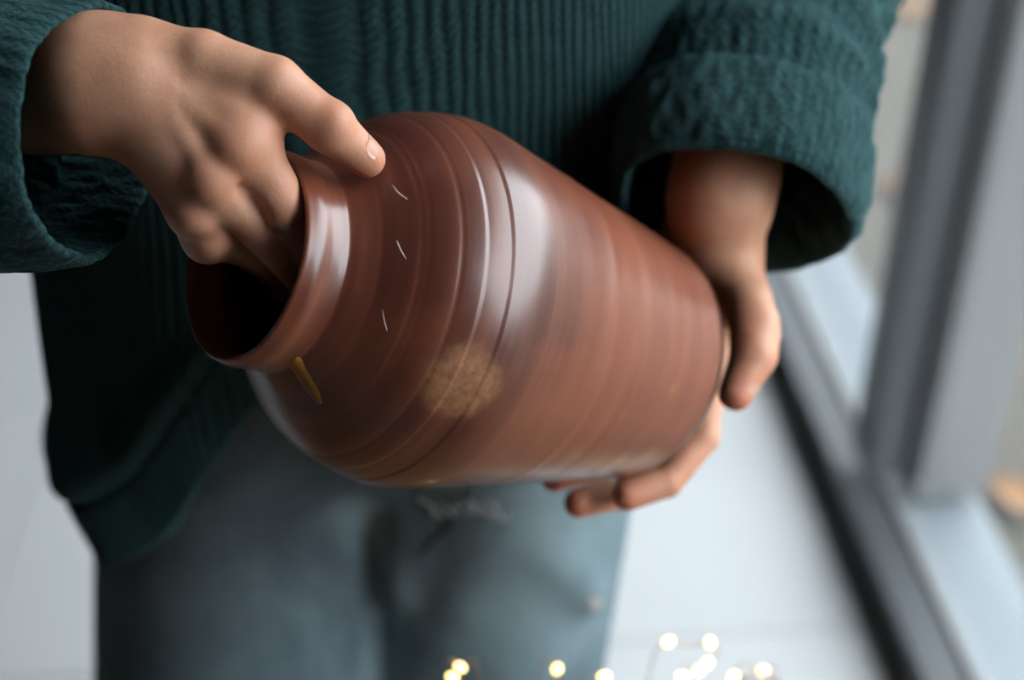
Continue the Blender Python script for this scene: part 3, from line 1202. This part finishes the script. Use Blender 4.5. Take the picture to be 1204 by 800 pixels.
from mathutils.bvhtree import BVHTree
bvh = BVHTree.FromPolygons([tuple(v) for v in Vj], [tuple(q) for q in Qj])


def on_jeans(px, py, lift=0.001):
    d = Vector(P(px, py, 1.0) - CAM).normalized()
    h, n, i, _ = bvh.ray_cast(Vector(CAM), d)
    return None if h is None else np.array(h + n * lift)


def sub(o, parent):
    o.parent = parent
    if parent is person: o.matrix_parent_inverse = Matrix.Translation(person.location).inverted()
    return o


fly = [on_jeans(px_, py_, .0004) for px_, py_ in ((556, 578), (548, 596), (530, 618), (508, 636), (492, 655))]
if all(p is not None for p in fly):
    sub(link('fly_seam', tube_mesh('fly_seam', spline(fly, 24), .0016, 6), plain('indigo_seam', (.02, .035, .05), 0.9, 0.2, 200)), jeans)
M_THREAD = plain('white_thread', (.27, .28, .29), 0.9, 0.2, 200)
for k in range(9):                                              # frayed threads below the fly
    x0 = 497 + k * 10 + random.uniform(-3, 3)
    pts = [on_jeans(x0 + random.uniform(-4, 4) + j * random.uniform(2, 6), 583 + random.uniform(0, 10) + j * random.uniform(3, 7), .0012) for j in range(5)]
    if any(p is None for p in pts): continue
    sub(link('frayed_thread', tube_mesh('frayed_thread', spline(pts, 14), .0011, 6), M_THREAD), jeans)
M_PAINT = plain('white_paint', (.40, .37, .36), 0.7, 0.1, 100)
for (px, py, r) in ((699, 709, .0046), (726, 708, .0034)):
    c0 = on_jeans(px, py, 0)
    if c0 is None: continue
    rows = []
    for q in range(15):
        a_ = q / 15 * 2 * math.pi
        rr = r / 1.0 * FPX * (1 + .18 * math.sin(3 * a_ + px))
        p = on_jeans(px + math.cos(a_) * rr, py + math.sin(a_) * rr, .0007)
        rows.append(p if p is not None else c0)
    c1 = on_jeans(px, py, .0008)
    sub(link('paint_spot', mesh('paint_spot', rows + [c1], [(q, (q + 1) % 15, 15) for q in range(15)]), M_PAINT), jeans)

# shoes (below the frame)
M_SHOE = plain('dark_shoe', (.03, .03, .032), 0.6)
for ax in (-.235, -.03):
    fs = Field((ax - .07, .66, 0.0), (ax + .07, .96, .14), .006)
    gs = fs.new()
    fs.cone(gs, (ax, .88, .045), (ax, .72, .040), .042, .038, .02)
    fs.cone(gs, (ax, .87, .07), (ax, .865, .10), .042, .042, .03)
    X, Y, Z = fs.pts((slice(None),) * 3)
    gs = np.maximum(gs, (0.009 - Z)).astype(np.float32)
    vs, qs = fs.mesh(gs, 1)
    vs[:, 2] -= vs[:, 2].min()
    sub(link('shoe', fast_mesh('shoe', vs, qs), M_SHOE), person)

# ------------------------------------------------------------------ little table with fairy lights, right in front of the person
M_WOOD = mat_wood()
TZ = 0.655
tbl = empty('work_table', (-0.04, 0.40, 0))
tag(tbl, 'warm brown wooden table below the string of lights', 'table')
for k in range(7):
    box('tabletop_board', (-0.04, 0.183 + k * 0.0725, TZ - .012), (1.00, 0.071, 0.024), M_WOOD, tbl, 0, .002)
for sx in (-1, 1):
    for sy in (-1, 1):
        box('leg', (-0.04 + sx * .45, 0.4005 + sy * .20, (TZ - .024) / 2), (.045, .045, TZ - .024), M_WOOD, tbl, 0, .003)
for sy in (-1, 1):
    box('apron', (-0.04, 0.4005 + sy * .20, TZ - .024 - .03), (.85, .018, .06), M_WOOD, tbl, 0, .002)

strg = empty('string_lights', (0.02, 0.56, TZ))
tag(strg, 'warm fairy lights on thin copper wire at the bottom edge', 'string lights')
M_WIRE = plain('copper_wire', (.42, .22, .12), 0.35, 0.1, 100, metallic=0.8)
M_BULB = mat_emit('warm_led', (1.0, .68, .20), 2.4)


def yz(px, py, h): 
    """depth at which the sight line through the pixel is h metres out over the floor"""
    d = P(px, py, 1.0) - CAM
    return P(px, py, h / d[1])


bulbs = [(541, 785, .60), (532, 797, .60), (655, 787, .615), (710, 796, .61), (786, 755, .625), (835, 756, .63), (832, 780, .62), (822, 789, .615), (803, 796, .61),
         (863, 796, .61), (897, 789, .62)]
down = lambda p, z: np.array([p[0], p[1] - .02, z])
bp = [yz(*b) for b in bulbs]
w0 = [down(bp[1] + (-.05, 0, 0), TZ + .004), bp[1], yz(527, 777, .60), bp[0], yz(562, 788, .60), down(yz(585, 800, .60), TZ + .012), yz(630, 797, .612), bp[2], down(yz(685, 800, .6), TZ + .02), bp[3],
      down(yz(750, 800, .6), TZ + .01)]
w1 = [down(yz(750, 800, .6), TZ + .01), yz(765, 785, .62), bp[4], yz(810, 762, .627), bp[5], yz(846, 768, .625), bp[6], bp[7], bp[8], down(yz(830, 800, .6), TZ + .006), bp[9], yz(880, 783, .617), bp[10], yz(915, 799, .61),
      down(yz(930, 800, .58), TZ + .003)]
link('wire', tube_mesh('wire', spline(np.vstack([w0, w1[1:]]), 420), .0004, 6), M_WIRE, strg)
loop = [yz(872, 799, .60)] + [yz(890 + 22 * math.cos(a_), 803 + 12 * math.sin(a_), .60 + .012 * math.sin(a_ * 1.3)) for a_ in np.linspace(0, 19, 60)]
link('wire', tube_mesh('wire', spline(loop, 300), .0006, 6), M_WIRE, strg)
for p in bp:
    bm = bmesh.new()
    bmesh.ops.create_uvsphere(bm, u_segments=14, v_segments=10, radius=.0030)
    bmesh.ops.scale(bm, vec=(1.25, .9, .9), verts=bm.verts)
    bmesh.ops.rotate(bm, cent=(0, 0, 0), matrix=Matrix.Rotation(random.uniform(0, 3), 3, 'Y'), verts=bm.verts)
    bmesh.ops.translate(bm, vec=tuple(p), verts=bm.verts)
    me = bpy.data.meshes.new('bulb')
    bm.to_mesh(me)
    bm.free()
    link('bulb', me, M_BULB, strg)
